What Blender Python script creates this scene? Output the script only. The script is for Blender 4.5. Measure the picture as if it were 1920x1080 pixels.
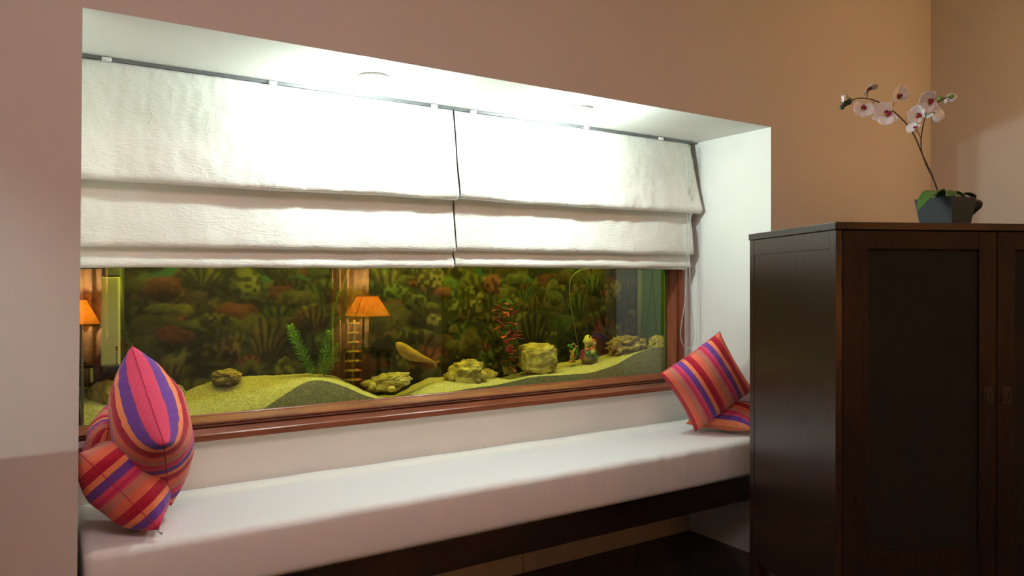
import bpy, bmesh, math, random
import numpy as np
from mathutils import Vector, Matrix, noise

random.seed(7)
for o in list(bpy.data.objects):
    bpy.data.objects.remove(o, do_unlink=True)
scene = bpy.context.scene
C = scene.collection

# ------------------------------------------------------------------ camera
F_PX = 1382.5
YAW, PITCH, ROLL = 0.5708, -0.0063, -0.0016
CAM = Vector((-0.0774, -1.9847, 1.1501))
cy_, sy_, cp_, sp_ = math.cos(YAW), math.sin(YAW), math.cos(PITCH), math.sin(PITCH)
FWD = Vector((sy_ * cp_, cy_ * cp_, sp_))
RGT = Vector((cy_, -sy_, 0))
UPV = RGT.cross(FWD)
cr_, sr_ = math.cos(ROLL), math.sin(ROLL)
RGT, UPV = cr_ * RGT + sr_ * UPV, -sr_ * RGT + cr_ * UPV
cam_data = bpy.data.cameras.new('camera')
cam_data.sensor_width = 36
cam_data.lens = 36 * F_PX / 1920
cam_data.clip_start = 0.02
cam = bpy.data.objects.new('camera', cam_data)
C.objects.link(cam)
cam.matrix_world = Matrix(((RGT.x, UPV.x, -FWD.x, CAM.x), (RGT.y, UPV.y, -FWD.y, CAM.y),
                           (RGT.z, UPV.z, -FWD.z, CAM.z), (0, 0, 0, 1)))
scene.camera = cam


def ray(px, py):
    return FWD + RGT * ((px - 960) / F_PX) + UPV * ((540 - py) / F_PX)


def at(px, py, Y):
    d = ray(px, py)
    return CAM + d * ((Y - CAM.y) / d.y)


# ------------------------------------------------------------------ world, big lights, exposure
world = bpy.data.worlds.new('world')
scene.world = world
world.use_nodes = True
world.node_tree.nodes['Background'].inputs[0].default_value = (0.02, 0.018, 0.016, 1)
world.node_tree.nodes['Background'].inputs[1].default_value = 1.0
scene.view_settings.view_transform = 'Standard'
scene.view_settings.look = 'None'
scene.view_settings.gamma = 1
scene.view_settings.use_curve_mapping = False
scene.view_settings.exposure = 0.0


def light(name, kind, loc, energy, color, parent=None, **kw):
    l = bpy.data.lights.new(name, kind)
    l.energy = energy
    l.color = color
    for k, v in kw.items():
        setattr(l, k, v)
    o = bpy.data.objects.new(name, l)
    C.objects.link(o)
    o.location = loc
    if parent:
        o.parent = parent
    return o


CEIL_W, NICHE_W, WARM_FILL_W, SPOT_W, TANK_W, TABLE_LAMP_W = 33.5, 15, 9.8, 100, 10.2, 55
light('added_ceiling_fill', 'AREA', (0.1, -2.2, 2.83), CEIL_W, (1.0, 0.75, 0.80), shape='RECTANGLE', size=1.2, size_y=1.2)  # soft fill added for the room, source unseen

# ------------------------------------------------------------------ helpers


def new_mesh(name, verts, faces, smooth=False):
    me = bpy.data.meshes.new(name)
    me.from_pydata([tuple(v) for v in verts], [], faces)
    if smooth:
        me.polygons.foreach_set('use_smooth', [True] * len(me.polygons))
    me.update()
    return me


class MB:
    """collects geometry for ONE mesh object"""

    def __init__(self):
        self.v, self.f, self.m = [], [], []

    def add(self, verts, faces, mi=0):
        b = len(self.v)
        self.v += [Vector(v) for v in verts]
        self.f += [tuple(i + b for i in f) for f in faces]
        self.m += [mi] * len(faces)
        return self

    def box(self, x0, x1, y0, y1, z0, z1, mi=0, M=None, bev=0.0):
        bm = bmesh.new()
        bmesh.ops.create_cube(bm, size=1)
        for v in bm.verts:
            v.co = Vector((x0 + (v.co.x + .5) * (x1 - x0), y0 + (v.co.y + .5) * (y1 - y0), z0 + (v.co.z + .5) * (z1 - z0)))
        if bev > 0:
            bmesh.ops.bevel(bm, geom=bm.edges[:], offset=bev, segments=2, affect='EDGES', profile=0.5)
        return self.frombm(bm, mi, M)

    def frombm(self, bm, mi=0, M=None):
        bm.verts.index_update()
        vs = [(M @ v.co if M else v.co.copy()) for v in bm.verts]
        fs = [[v.index for v in f.verts] for f in bm.faces]
        bm.free()
        return self.add(vs, fs, mi)

    def tube(self, pts, r, n=8, mi=0, caps=True):
        pts = [Vector(p) for p in pts]
        rs = r if isinstance(r, (list, tuple)) else [r] * len(pts)
        vs, fs = [], []
        up = Vector((0.13, 0.21, 0.97))
        for i, p in enumerate(pts):
            t = (pts[min(i + 1, len(pts) - 1)] - pts[max(i - 1, 0)]).normalized()
            a = t.cross(up)
            if a.length < 1e-3:
                a = t.cross(Vector((1, 0, 0)))
            a.normalize()
            b = t.cross(a)
            for k in range(n):
                th = 2 * math.pi * k / n
                vs.append(p + (a * math.cos(th) + b * math.sin(th)) * rs[i])
        for i in range(len(pts) - 1):
            for k in range(n):
                fs.append((i * n + k, i * n + (k + 1) % n, (i + 1) * n + (k + 1) % n, (i + 1) * n + k))
        if caps:
            fs.append(tuple(range(n))[::-1])
            fs.append(tuple((len(pts) - 1) * n + k for k in range(n)))
        return self.add(vs, fs, mi)

    def lathe(self, prof, n=20, M=None, mi=0):
        vs, fs = [], []
        for r, z in prof:
            for k in range(n):
                th = 2 * math.pi * k / n
                v = Vector((r * math.cos(th), r * math.sin(th), z))
                vs.append(M @ v if M else v)
        for i in range(len(prof) - 1):
            for k in range(n):
                fs.append((i * n + k, i * n + (k + 1) % n, (i + 1) * n + (k + 1) % n, (i + 1) * n + k))
        if prof[0][0] > 1e-5:
            fs.append(tuple(range(n))[::-1])
        if prof[-1][0] > 1e-5:
            fs.append(tuple((len(prof) - 1) * n + k for k in range(n)))
        return self.add(vs, fs, mi)

    def build(self, name, mats, parent=None, smooth=False, loc=None):
        me = new_mesh(name, self.v, self.f, smooth)
        if not isinstance(mats, (list, tuple)):
            mats = [mats]
        for m in mats:
            me.materials.append(m)
        if len(mats) > 1:
            me.polygons.foreach_set('material_index', self.m)
        return link(name, me, parent, loc)


def link(name, me, parent=None, loc=None):
    o = bpy.data.objects.new(name, me)
    C.objects.link(o)
    if parent:
        o.parent = parent
    if loc is not None:
        o.location = loc
    return o


def tag(o, label=None, cat=None, group=None, kind=None):
    if label:
        o['label'] = label
    if cat:
        o['category'] = cat
    if group:
        o['group'] = group
    if kind:
        o['kind'] = kind
    return o


def thing(name, label, cat, loc=(0, 0, 0), rz=0.0, group=None):
    o = bpy.data.objects.new(name, None)
    o.empty_display_size = 0.05
    C.objects.link(o)
    o.location = loc
    o.rotation_euler = (0, 0, rz)
    return tag(o, label, cat, group)


def ellipsoid(c, r, sub=2, rough=0.0, freq=8.0, M=None, seed=0.0, flat=0.0):
    bm = bmesh.new()
    bmesh.ops.create_icosphere(bm, subdivisions=sub, radius=1)
    for v in bm.verts:
        d = v.co.normalized()
        k = 1.0
        if rough:
            q = d * freq * 0.3 + Vector((seed, seed * 1.7, -seed))
            k += rough * noise.noise(q) + rough * 0.5 * noise.noise(q * 2.7) + rough * .30 * noise.noise(q * 6.0) + rough * .16 * noise.noise(q * 14)
        p = d * k
        if flat:
            p = Vector([math.copysign(abs(t) ** (1 - flat), t) for t in p])
        v.co = Vector((p.x * r[0], p.y * r[1], p.z * r[2]))
        if M:
            v.co = M @ v.co
        v.co += Vector(c)
    return bm


# ------------------------------------------------------------------ materials


def srgb(r, g, b):
    def f(c):
        c /= 255
        return c / 12.92 if c <= .04045 else ((c + .055) / 1.055) ** 2.4
    return (f(r), f(g), f(b), 1)


def mat(name, col, rough=0.6, spec=0.4, bump=0.0, bscale=60, var=0.0, vscale=4.0, metallic=0.0, stretch=None, coat=0.0, sheen=0.0):
    m = bpy.data.materials.new(name)
    m.use_nodes = True
    nt = m.node_tree
    b = nt.nodes['Principled BSDF']
    b.inputs['Base Color'].default_value = col if len(col) == 4 else (*col, 1)
    b.inputs['Roughness'].default_value = rough
    b.inputs['Specular IOR Level'].default_value = spec
    b.inputs['Metallic'].default_value = metallic
    b.inputs['Coat Weight'].default_value = coat
    b.inputs['Sheen Weight'].default_value = sheen
    tc = nt.nodes.new('ShaderNodeTexCoord')
    mp = nt.nodes.new('ShaderNodeMapping')
    if stretch:
        mp.inputs['Scale'].default_value = stretch
    nt.links.new(tc.outputs['Object'], mp.inputs['Vector'])
    if var:
        n = nt.nodes.new('ShaderNodeTexNoise')
        n.inputs['Scale'].default_value = vscale
        n.inputs['Detail'].default_value = 6
        nt.links.new(mp.outputs[0], n.inputs['Vector'])
        mr = nt.nodes.new('ShaderNodeMapRange')
        mr.inputs['From Min'].default_value = .3
        mr.inputs['From Max'].default_value = .7
        mr.inputs['To Min'].default_value = 1 - var
        mr.inputs['To Max'].default_value = 1 + var
        nt.links.new(n.outputs['Fac'], mr.inputs['Value'])
        mx = nt.nodes.new('ShaderNodeVectorMath')
        mx.operation = 'SCALE'
        mx.inputs[0].default_value = tuple(col[:3])
        nt.links.new(mr.outputs[0], mx.inputs['Scale'])
        nt.links.new(mx.outputs[0], b.inputs['Base Color'])
    if bump:
        n2 = nt.nodes.new('ShaderNodeTexNoise')
        n2.inputs['Scale'].default_value = bscale
        n2.inputs['Detail'].default_value = 5
        nt.links.new(mp.outputs[0], n2.inputs['Vector'])
        bp = nt.nodes.new('ShaderNodeBump')
        bp.inputs['Strength'].default_value = bump
        bp.inputs['Distance'].default_value = 0.01
        nt.links.new(n2.outputs['Fac'], bp.inputs['Height'])
        nt.links.new(bp.outputs[0], b.inputs['Normal'])
    return m


def emis(name, col, strength):
    m = bpy.data.materials.new(name)
    m.use_nodes = True
    nt = m.node_tree
    nt.nodes.remove(nt.nodes['Principled BSDF'])
    e = nt.nodes.new('ShaderNodeEmission')
    e.inputs[0].default_value = (*col, 1)
    e.inputs[1].default_value = strength
    nt.links.new(e.outputs[0], nt.nodes['Material Output'].inputs[0])
    return m


def glass_mat(name, tint, ior):
    m = bpy.data.materials.new(name)
    m.use_nodes = True
    nt = m.node_tree
    nt.nodes.remove(nt.nodes['Principled BSDF'])
    t = nt.nodes.new('ShaderNodeBsdfTransparent')
    t.inputs[0].default_value = (*tint, 1)
    g = nt.nodes.new('ShaderNodeBsdfGlossy')
    g.inputs['Roughness'].default_value = 0.0
    fr = nt.nodes.new('ShaderNodeFresnel')
    fr.inputs['IOR'].default_value = ior
    geo = nt.nodes.new('ShaderNodeNewGeometry')
    inv = nt.nodes.new('ShaderNodeMath')
    inv.operation = 'SUBTRACT'
    inv.inputs[0].default_value = 1
    nt.links.new(geo.outputs['Backfacing'], inv.inputs[1])
    mu = nt.nodes.new('ShaderNodeMath')
    mu.operation = 'MULTIPLY'
    nt.links.new(fr.outputs[0], mu.inputs[0])
    nt.links.new(inv.outputs[0], mu.inputs[1])
    mix = nt.nodes.new('ShaderNodeMixShader')
    nt.links.new(mu.outputs[0], mix.inputs[0])
    nt.links.new(t.outputs[0], mix.inputs[1])
    nt.links.new(g.outputs[0], mix.inputs[2])
    nt.links.new(mix.outputs[0], nt.nodes['Material Output'].inputs[0])
    return m


M_wall = mat('peach_wall_paint', (.60, .565, .51), .75, .2, bump=.12, bscale=35, var=.03, vscale=2)
M_white = mat('white_niche_paint', (.80, .80, .745), .55, .3, bump=.08, bscale=25, var=.02)
M_ceil = mat('ceiling_paint', (.75, .73, .68), .8, .2)
M_floor = mat('dark_floor_stone', (.016, .015, .011), .16, .4, var=.25, vscale=9)
M_tile = mat('beige_skirting_tile', (.52, .45, .37), .35, .4, var=.12, vscale=7)
M_dwood_lit = mat('dark_stained_wood_lit', (.021, .0092, .0056), .27, .45, bump=.10, bscale=26, var=.35, vscale=9, stretch=(9, 9, .7))  # same cabinet wood, lightened for the niche light on its side
M_dwood_h = mat('dark_stained_wood_rail', (.0115, .0060, .0045), .27, .5, bump=.08, bscale=30, var=.35, vscale=9, stretch=(.7, 9, 9))
M_dwood_shaded = mat('dark_door_wood_shaded', (.0105, .0058, .0042), .45, .22, bump=.10, bscale=26, var=.35, vscale=9, stretch=(9, 9, .7))  # same wood as the sides, darker and duller for the shaded front
M_cane = mat('dark_woven_panel', (.0105, .0105, .0075), .6, .16, bump=.3, bscale=240)
M_metal_dark = mat('dark_bronze', (.05, .042, .035), .4, .5, metallic=.8)
M_frame = mat('red_brown_frame_wood', (.19, .053, .022), .30, .5, bump=.06, bscale=30, var=.3, vscale=10, stretch=(.6, 8, 8))
M_frame_v = mat('red_brown_frame_wood_upright', (.19, .053, .022), .30, .5, bump=.06, bscale=30, var=.3, vscale=10, stretch=(8, 8, .6))
M_rail = mat('rail_shadow_grey', (.20, .21, .22), .4, .5, metallic=.6)  # this grey stands in for the dark shadow gap along the rail
M_plastic = mat('white_plastic', (.82, .82, .80), .35, .5)
M_bead = mat('pale_bead_chain', (.46, .46, .41), .35, .5)


# embossed blind cloth
def cloth_mat(name, col, scroll):
    m = mat(name, col, .9, .15, sheen=.1)
    nt = m.node_tree
    b = nt.nodes['Principled BSDF']
    tc = nt.nodes.new('ShaderNodeTexCoord')
    n1 = nt.nodes.new('ShaderNodeTexNoise')
    n1.inputs['Scale'].default_value = 9
    n1.inputs['Detail'].default_value = 2
    n1.inputs['Distortion'].default_value = 2.2
    w = nt.nodes.new('ShaderNodeTexVoronoi')
    w.feature = 'DISTANCE_TO_EDGE'
    w.inputs['Scale'].default_value = 11
    ad = nt.nodes.new('ShaderNodeMixRGB')
    ad.inputs[0].default_value = .12
    nt.links.new(tc.outputs['Object'], ad.inputs[1])
    nt.links.new(n1.outputs['Color'], ad.inputs[2])
    nt.links.new(tc.outputs['Object'], n1.inputs['Vector'])
    nt.links.new(ad.outputs[0], w.inputs['Vector'])
    ramp = nt.nodes.new('ShaderNodeValToRGB')
    ramp.color_ramp.elements[0].position = 0.0
    ramp.color_ramp.elements[0].color = (1, 1, 1, 1)
    ramp.color_ramp.elements[1].position = 0.06
    ramp.color_ramp.elements[1].color = (0, 0, 0, 1)
    nt.links.new(w.outputs['Distance'], ramp.inputs[0])
    n2 = nt.nodes.new('ShaderNodeTexNoise')
    n2.inputs['Scale'].default_value = 55
    n2.inputs['Detail'].default_value = 4
    mp = nt.nodes.new('ShaderNodeMapping')
    mp.inputs['Rotation'].default_value = (0, math.radians(40), 0)
    mp.inputs['Scale'].default_value = (1, 1, 4)
    nt.links.new(tc.outputs['Object'], mp.inputs[0])
    nt.links.new(mp.outputs[0], n2.inputs['Vector'])
    b1 = nt.nodes.new('ShaderNodeBump')
    b1.inputs['Strength'].default_value = .14 * scroll
    b1.inputs['Distance'].default_value = .004
    nt.links.new(ramp.outputs[0], b1.inputs['Height'])
    b2 = nt.nodes.new('ShaderNodeBump')
    b2.inputs['Strength'].default_value = .35
    b2.inputs['Distance'].default_value = .006
    nt.links.new(n2.outputs['Fac'], b2.inputs['Height'])
    nt.links.new(b1.outputs[0], b2.inputs['Normal'])
    nt.links.new(b2.outputs[0], b.inputs['Normal'])
    return m


M_cloth = cloth_mat('embossed_white_cloth', (.79, .795, .715, 1), 1.0)
M_seat = mat('white_seat_cover', (.74, .735, .715), .85, .2, bump=.25, bscale=14, stretch=(3, 3, .6), sheen=.1)

# striped cushion cloth
M_stripe = bpy.data.materials.new('striped_cushion_cloth')
M_stripe.use_nodes = True
nt = M_stripe.node_tree
bs = nt.nodes['Principled BSDF']
bs.inputs['Roughness'].default_value = .85
bs.inputs['Specular IOR Level'].default_value = .2
bs.inputs['Sheen Weight'].default_value = .15
an = nt.nodes.new('ShaderNodeAttribute')
an.attribute_name = 'stripe'
fr = nt.nodes.new('ShaderNodeMath')
fr.operation = 'FRACT'
nt.links.new(an.outputs['Fac'], fr.inputs[0])
rp = nt.nodes.new('ShaderNodeValToRGB')
rp.color_ramp.interpolation = 'CONSTANT'
stops = [(0.0, srgb(226, 112, 84)), (.17, srgb(196, 122, 104)), (.33, srgb(212, 66, 104)), (.375, srgb(198, 52, 92)), (.44, srgb(216, 76, 108)),
         (.52, srgb(112, 66, 148)), (.68, srgb(236, 138, 92)), (.80, srgb(172, 26, 52)), (.90, srgb(180, 34, 56))]
els = rp.color_ramp.elements
els[0].position, els[0].color = stops[0]
els[1].position, els[1].color = stops[1]
for p, c in stops[2:]:
    e = els.new(p)
    e.color = c
nt.links.new(fr.outputs[0], rp.inputs[0])
tc = nt.nodes.new('ShaderNodeTexCoord')
nz = nt.nodes.new('ShaderNodeTexNoise')
nz.inputs['Scale'].default_value = 260
mr = nt.nodes.new('ShaderNodeMapRange')
mr.inputs['To Min'].default_value = .8
mr.inputs['To Max'].default_value = 1.15
nt.links.new(tc.outputs['Object'], nz.inputs['Vector'])
nt.links.new(nz.outputs['Fac'], mr.inputs['Value'])
vm = nt.nodes.new('ShaderNodeVectorMath')
vm.operation = 'SCALE'
nt.links.new(rp.outputs[0], vm.inputs[0])
nt.links.new(mr.outputs[0], vm.inputs['Scale'])
nt.links.new(vm.outputs[0], bs.inputs['Base Color'])
bp = nt.nodes.new('ShaderNodeBump')
bp.inputs['Strength'].default_value = .25
bp.inputs['Distance'].default_value = .004
nt.links.new(nz.outputs['Fac'], bp.inputs['Height'])
nt.links.new(bp.outputs[0], bs.inputs['Normal'])
M_pipe = mat('crimson_piping', srgb(176, 48, 76), .85, .2)

# ------------------------------------------------------------------ the setting
W, D, T = 2.4675, 0.4591, 1.7932
XR, XL, YR, ZC = 3.698, -2.6, -5.2, 2.9

MB().box(XL - .1, XR + .1, YR - .1, D + .1, -.1, 0).build('floor', M_floor)
tag(bpy.data.objects['floor'], kind='structure')
MB().box(XL - .1, XR + .1, YR - .1, .1, ZC, ZC + .1).build('ceiling', M_ceil)
MB().box(XR, XR + .1, YR - .1, .1, 0, ZC).build('wall_right', M_wall)
MB().box(XL - .1, XL, YR - .1, .1, 0, ZC).build('wall_left', M_wall)
MB().box(XL, XR, YR - .1, YR, 0, ZC).build('wall_rear', M_wall)
# front wall with the niche opening (peach face, white reveals); its left edge is a little out of plumb
xl0, xlT = -.0110, .0120
fv = [(XL, 0, 0), (XR, 0, 0), (XR, 0, ZC), (XL, 0, ZC), (xl0, 0, 0), (W, 0, 0), (W, 0, T), (xlT, 0, T)]
bv = [(x, D, z) for x, y, z in fv]
mb = MB()
mb.add(fv + bv, [(0, 4, 7, 3), (7, 6, 2, 3), (5, 1, 2, 6)], 0)
mb.add(fv + bv, [(4, 12, 15, 7), (7, 15, 14, 6), (6, 14, 13, 5)], 1)
mb.add(fv + bv, [(8, 11, 15, 12), (15, 11, 10, 14), (13, 14, 10, 9), (0, 3, 11, 8), (1, 9, 10, 2), (3, 2, 10, 11)], 0)
wf = mb.build('wall_front', [M_wall, M_white])
# back of the niche: a wall with the aquarium opening
mb = MB()
ox0, ox1, oz0, oz1 = .004, 2.400, .672, 1.372
mb.box(-.03, W + .03, D, D + .06, 0, oz0)
mb.box(-.03, W + .03, D, D + .06, oz1, T + .05)
mb.box(ox1, W + .03, D, D + .06, oz0, oz1)
mb.box(-.03, ox0, D, D + .06, oz0, oz1)
mb.build('wall_niche_back', M_white)
for n in ('ceiling', 'wall_right', 'wall_left', 'wall_rear', 'wall_front', 'wall_niche_back'):
    tag(bpy.data.objects[n], kind='structure')
# tiled skirting at the back of the recess under the bench
sk = MB().box(0, W, D - .004, D, 0, .20).build('baseboard_niche', M_white)
tag(sk, kind='structure')
tx = [.004, .335, .935, 1.535, 2.135, 2.464]
for a, b in zip(tx[:-1], tx[1:]):
    MB().box(a + .0015, b - .0015, D - .013, D - .004, 0.001, .198, bev=.0015).build('tile', M_tile, sk)

# ------------------------------------------------------------------ aquarium
YG = .489
TX0, TX1, TY1, TZ0, TZ1 = .024, 2.362, .705, .700, 1.340
M_glass = glass_mat('aquarium_glass', (.93, .965, .93), 1.85)
M_side_glass = glass_mat('aquarium_side_glass', (.72, .86, .76), 1.5)
M_water = glass_mat('green_water', (.86, .91, .72), 1.001)
M_silicone = mat('green_glass_edge', (.10, .12, .105), .3, .5)
M_black = mat('black_board', (.02, .02, .018), .6, .2)

tank = thing('aquarium', 'long wood-framed aquarium set into the back of the window-seat niche', 'aquarium', (1.2, .56, .70))


def under(parent):
    """child offset so that children can be modelled in world coordinates"""
    bpy.context.view_layer.update()
    return parent.matrix_world.inverted()


def wbuild(mb, name, mats, parent, smooth=False):
    o = mb.build(name, mats, parent, smooth)
    o.matrix_parent_inverse = under(parent)
    return o


wbuild(MB().box(TX0 - .012, TX1 + .012, YG - .005, YG + .005, TZ0, TZ1), 'front_glass', M_glass, tank)
wbuild(MB().box(TX1, TX1 + .010, YG + .006, TY1, TZ0, TZ1), 'side_glass', M_side_glass, tank)
wbuild(MB().box(TX0 - .010, TX0, YG + .006, TY1, TZ0, TZ1), 'side_glass', M_side_glass, tank)
wbuild(MB().box(TX0 - .02, TX1 + .02, YG - .005, TY1 + .02, TZ0 - .02, TZ0), 'base_panel', M_black, tank)
wbuild(MB().box(TX0 - .03, TX1 + .03, YG + .01, TY1 + .03, TZ1 + .012, TZ1 + .03), 'lid', M_black, tank)
wbuild(MB().box(TX1 + .013, TX1 + .02, YG + .01, TY1 + .02, TZ0 - .02, TZ1 + .03), 'end_panel', mat('grey_green_end_panel', (.16, .20, .14), .6), tank)
wbuild(MB().box(TX0 - .02, TX0 - .013, YG + .01, TY1 + .02, TZ0 - .02, TZ1 + .03), 'end_panel', M_black, tank)
for xx in (TX0 + .004, TX1 - .004):
    wbuild(MB().box(xx - .004, xx + .004, YG + .0055, YG + .012, TZ0, TZ1, bev=.001), 'glass_seam', M_silicone, tank)
# water body (front and top faces carry the tint)
wv = [(TX0 + .002, YG + .013, TZ0 + .002), (TX1 - .002, YG + .013, TZ0 + .002), (TX1 - .002, YG + .013, 1.315), (TX0 + .002, YG + .013, 1.315),
      (TX1 - .002, TY1 - .004, 1.315), (TX0 + .002, TY1 - .004, 1.315)]
wbuild(MB().add(wv, [(0, 1, 2, 3), (3, 2, 4, 5)]), 'water', M_water, tank)
# tube lamp under the lid
wbuild(MB().tube([(.13, .517, 1.331), (2.23, .517, 1.331)], .008, 10), 'lamp_tube', emis('tube_lamp_glow', (1, .93, .45), 6), tank, True)
tl = light('tank_tube_light', 'AREA', (1.18, .517, 1.318), TANK_W, (1.0, .80, .07), shape='RECTANGLE', size=2.1, size_y=.02)

wbuild(MB().box(TX0, TX1, YG + .007, YG + .012, 1.216, TZ1 + .012), 'added_light_baffle', M_black, tank)  # hidden baffle, added to keep tank light off the seat

# picture printed on the back sheet: a reef of corals, painted numerically
NX, NZ = 620, 170
PX0, PX1, PZ0, PZ1 = TX0 - .005, TX1 + .005, TZ0, TZ1
gx = np.linspace(PX0, PX1, NX)
gz = np.linspace(PZ0, PZ1, NZ)
GX, GZ = np.meshgrid(gx, gz)
rng = np.random.RandomState(11)
img = np.zeros((NZ, NX, 3))
img[:] = (.030, .034, .018)


def vnoise(freq, seed):
    r = np.random.RandomState(seed)
    nx, nz = int((PX1 - PX0) * freq) + 3, int((PZ1 - PZ0) * freq) + 3
    g = r.rand(nz, nx)
    fx, fz = (GX - PX0) * freq, (GZ - PZ0) * freq
    ix, iz = fx.astype(int), fz.astype(int)
    tx_, tz_ = fx - ix, fz - iz
    tx_, tz_ = tx_ * tx_ * (3 - 2 * tx_), tz_ * tz_ * (3 - 2 * tz_)
    return (g[iz, ix] * (1 - tx_) + g[iz, ix + 1] * tx_) * (1 - tz_) + (g[iz + 1, ix] * (1 - tx_) + g[iz + 1, ix + 1] * tx_) * tz_


n_a, n_b, n_c, n_d = vnoise(14, 1), vnoise(34, 2), vnoise(75, 3), vnoise(6, 4)
sea = 1 / (1 + np.exp(-(GZ - (1.145 + .10 * (n_d - .5) + .05 * (n_a - .5))) / .010))
img = img * (1 - sea[..., None]) + sea[..., None] * np.array((.014, .105, .070))


def blob(x, z, rx, rz, col, wob=.35, kind=0):
    dx, dz = (GX - x) / rx, (GZ - z) / rz
    d = np.sqrt(dx * dx + dz * dz) + wob * (n_a - .5) + wob * .9 * (n_b - .5) + wob * .35 * (n_c - .5)
    a = 1 / (1 + np.exp((d - .92) / .035))
    t = .55 + .5 * np.clip(dz, -1, 1) + .45 * (n_c - .5) + .35 * (n_b - .5)
    if kind == 1:
        t = t * (.75 + .45 * np.cos(26 * np.arctan2(dx, dz + 1.2) + 3 * n_b))
    if kind == 2:
        t = t * (.6 + .9 * (n_c > .52))
    c = np.clip(t, .12, 1.3)[..., None] * np.array(col)
    global img
    img = img * (1 - a[..., None]) + c * a[..., None]


OL, BR, RD, DK, GR, TN = (.135, .125, .030), (.125, .075, .028), (.19, .045, .028), (.040, .048, .028), (.085, .125, .035), (.18, .145, .055)
pal = [OL, OL, BR, BR, DK, DK, DK, GR, TN, OL, RD]
for row in range(9):
    zc = 1.20 - row * .052
    for k in range(34):
        x = PX0 + (PX1 - PX0) * (k + rng.rand() * 1.1) / 34
        s = .030 + .05 * rng.rand()
        c = pal[rng.randint(len(pal))]
        blob(x, zc + .03 * (rng.rand() - .5), s * (1 + .5 * rng.rand()), s * (.55 + .4 * rng.rand()), np.array(c) * (.55 + .6 * rng.rand()), .55, rng.randint(3))
# corals that stand out in the picture
for px, py, rx, rz, col, kd in [(305, 540, .06, .045, RD, 0), (318, 628, .045, .028, (.24, .04, .03), 0), (340, 632, .05, .022, (.20, .05, .035), 0), (530, 552, .05, .030, RD, 0),
                            (830, 548, .055, .034, (.20, .05, .035), 0), (925, 532, .05, .055, (.17, .045, .04), 2), (380, 520, .07, .04, OL, 1), (300, 580, .05, .018, (.20, .19, .03), 0),
                            (345, 582, .035, .022, (.20, .18, .03), 0), (810, 525, .07, .055, TN, 2), (855, 575, .06, .04, (.13, .13, .05), 2), (970, 525, .07, .03, (.14, .16, .06), 0),
                            (1040, 560, .055, .035, (.14, .15, .05), 0), (780, 565, .06, .035, (.12, .13, .06), 2), (500, 640, .07, .085, (.14, .10, .035), 1), (880, 650, .07, .075, (.17, .125, .03), 0),
                            (850, 618, .028, .024, (.17, .13, .03), 0), (1085, 612, .025, .02, (.15, .14, .04), 0), (470, 530, .06, .06, (.12, .12, .035), 2), (1000, 625, .08, .09, (.10, .085, .035), 1),
                            (400, 600, .06, .025, OL, 2), (430, 655, .06, .05, BR, 2), (590, 600, .06, .05, BR, 1), (700, 540, .05, .03, GR, 1), (1180, 540, .07, .05, OL, 1), (1060, 520, .05, .035, BR, 0),
                            (560, 560, .08, .03, TN, 0), (760, 640, .06, .06, OL, 2), (640, 640, .05, .06, BR, 0)]:
    p = at(px, py, TY1 - .003)
    blob(p.x, p.z, rx, rz, np.array(col), .35, kd)
img *= (.55 + .9 * n_a[..., None])
lum = img.mean(-1, keepdims=True)
img = np.clip((lum + (img - lum) * .75) * .72, .004, 1)
me = bpy.data.meshes.new('background_print')
idx = np.arange(NX * NZ).reshape(NZ, NX)
quads = np.stack([idx[:-1, :-1], idx[:-1, 1:], idx[1:, 1:], idx[1:, :-1]], -1).reshape(-1, 4)
co = np.stack([GX, np.full_like(GX, TY1 - .003), GZ], -1).reshape(-1, 3)
me.from_pydata(co.tolist(), [], quads.tolist())
ca = me.color_attributes.new('print', 'FLOAT_COLOR', 'POINT')
ca.data.foreach_set('color', np.concatenate([img.reshape(-1, 3), np.ones((NX * NZ, 1))], 1).astype(np.float32).ravel())
M_print = mat('reef_print', (.1, .1, .1), .5, .2)
a_ = M_print.node_tree.nodes.new('ShaderNodeVertexColor')
a_.layer_name = 'print'
M_print.node_tree.links.new(a_.outputs[0], M_print.node_tree.nodes['Principled BSDF'].inputs['Base Color'])
me.materials.append(M_print)
bg = link('background_print', me, tank)
bg.matrix_parent_inverse = under(tank)
bg['label'] = 'dim printed coral reef picture behind the water'
wbuild(MB().box(TX0 - .02, TX1 + .02, TY1, TY1 + .012, TZ0 - .02, TZ1 + .03), 'back_panel', M_black, tank)

# wooden frame around the glass: stepped moulding (offset outwards from inner edge, depth y)
PROF = [(.074, D), (.074, .424), (.056, .424), (.053, .427), (.037, .436), (.036, .444), (.033, .444), (.032, .434), (.028, .432), (.027, .441), (.025, .441), (.024, .434), (.020, .433), (.018, .441),
        (.004, .462), (.002, .470), (.000, .472), (.000, YG - .006), (.060, YG - .006)]
IX0, IX1, IZ0, IZ1 = .011, 2.352, .741, 1.310


def moulding(side):
    mb = MB()
    vs = []
    for end in (0, 1):
        for o_, y in PROF:
            k = o_
            if side == 'bottom':
                x = (IX0 - min(k * .2, .007)) if end == 0 else IX1 + k * .74
                vs.append((x, y, IZ0 - k))
            elif side == 'top':
                x = (IX0 - min(k * .2, .007)) if end == 0 else IX1 + k * .74
                vs.append((x, y, IZ1 + k * .8))
            elif side == 'right':
                vs.append((IX1 + k * .74, y, IZ0 - k if end == 0 else IZ1 + k * .8))
            else:
                vs.append((IX0 - min(k * .2, .007), y, IZ0 - k if end == 0 else IZ1 + k * .8))
    n = len(PROF)
    fs = [(i, (i + 1) % n, n + (i + 1) % n, n + i) for i in range(n)]
    fs += [tuple(range(n)), tuple(range(2 * n - 1, n - 1, -1))]
    mb.add(vs, fs)
    return mb


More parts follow.
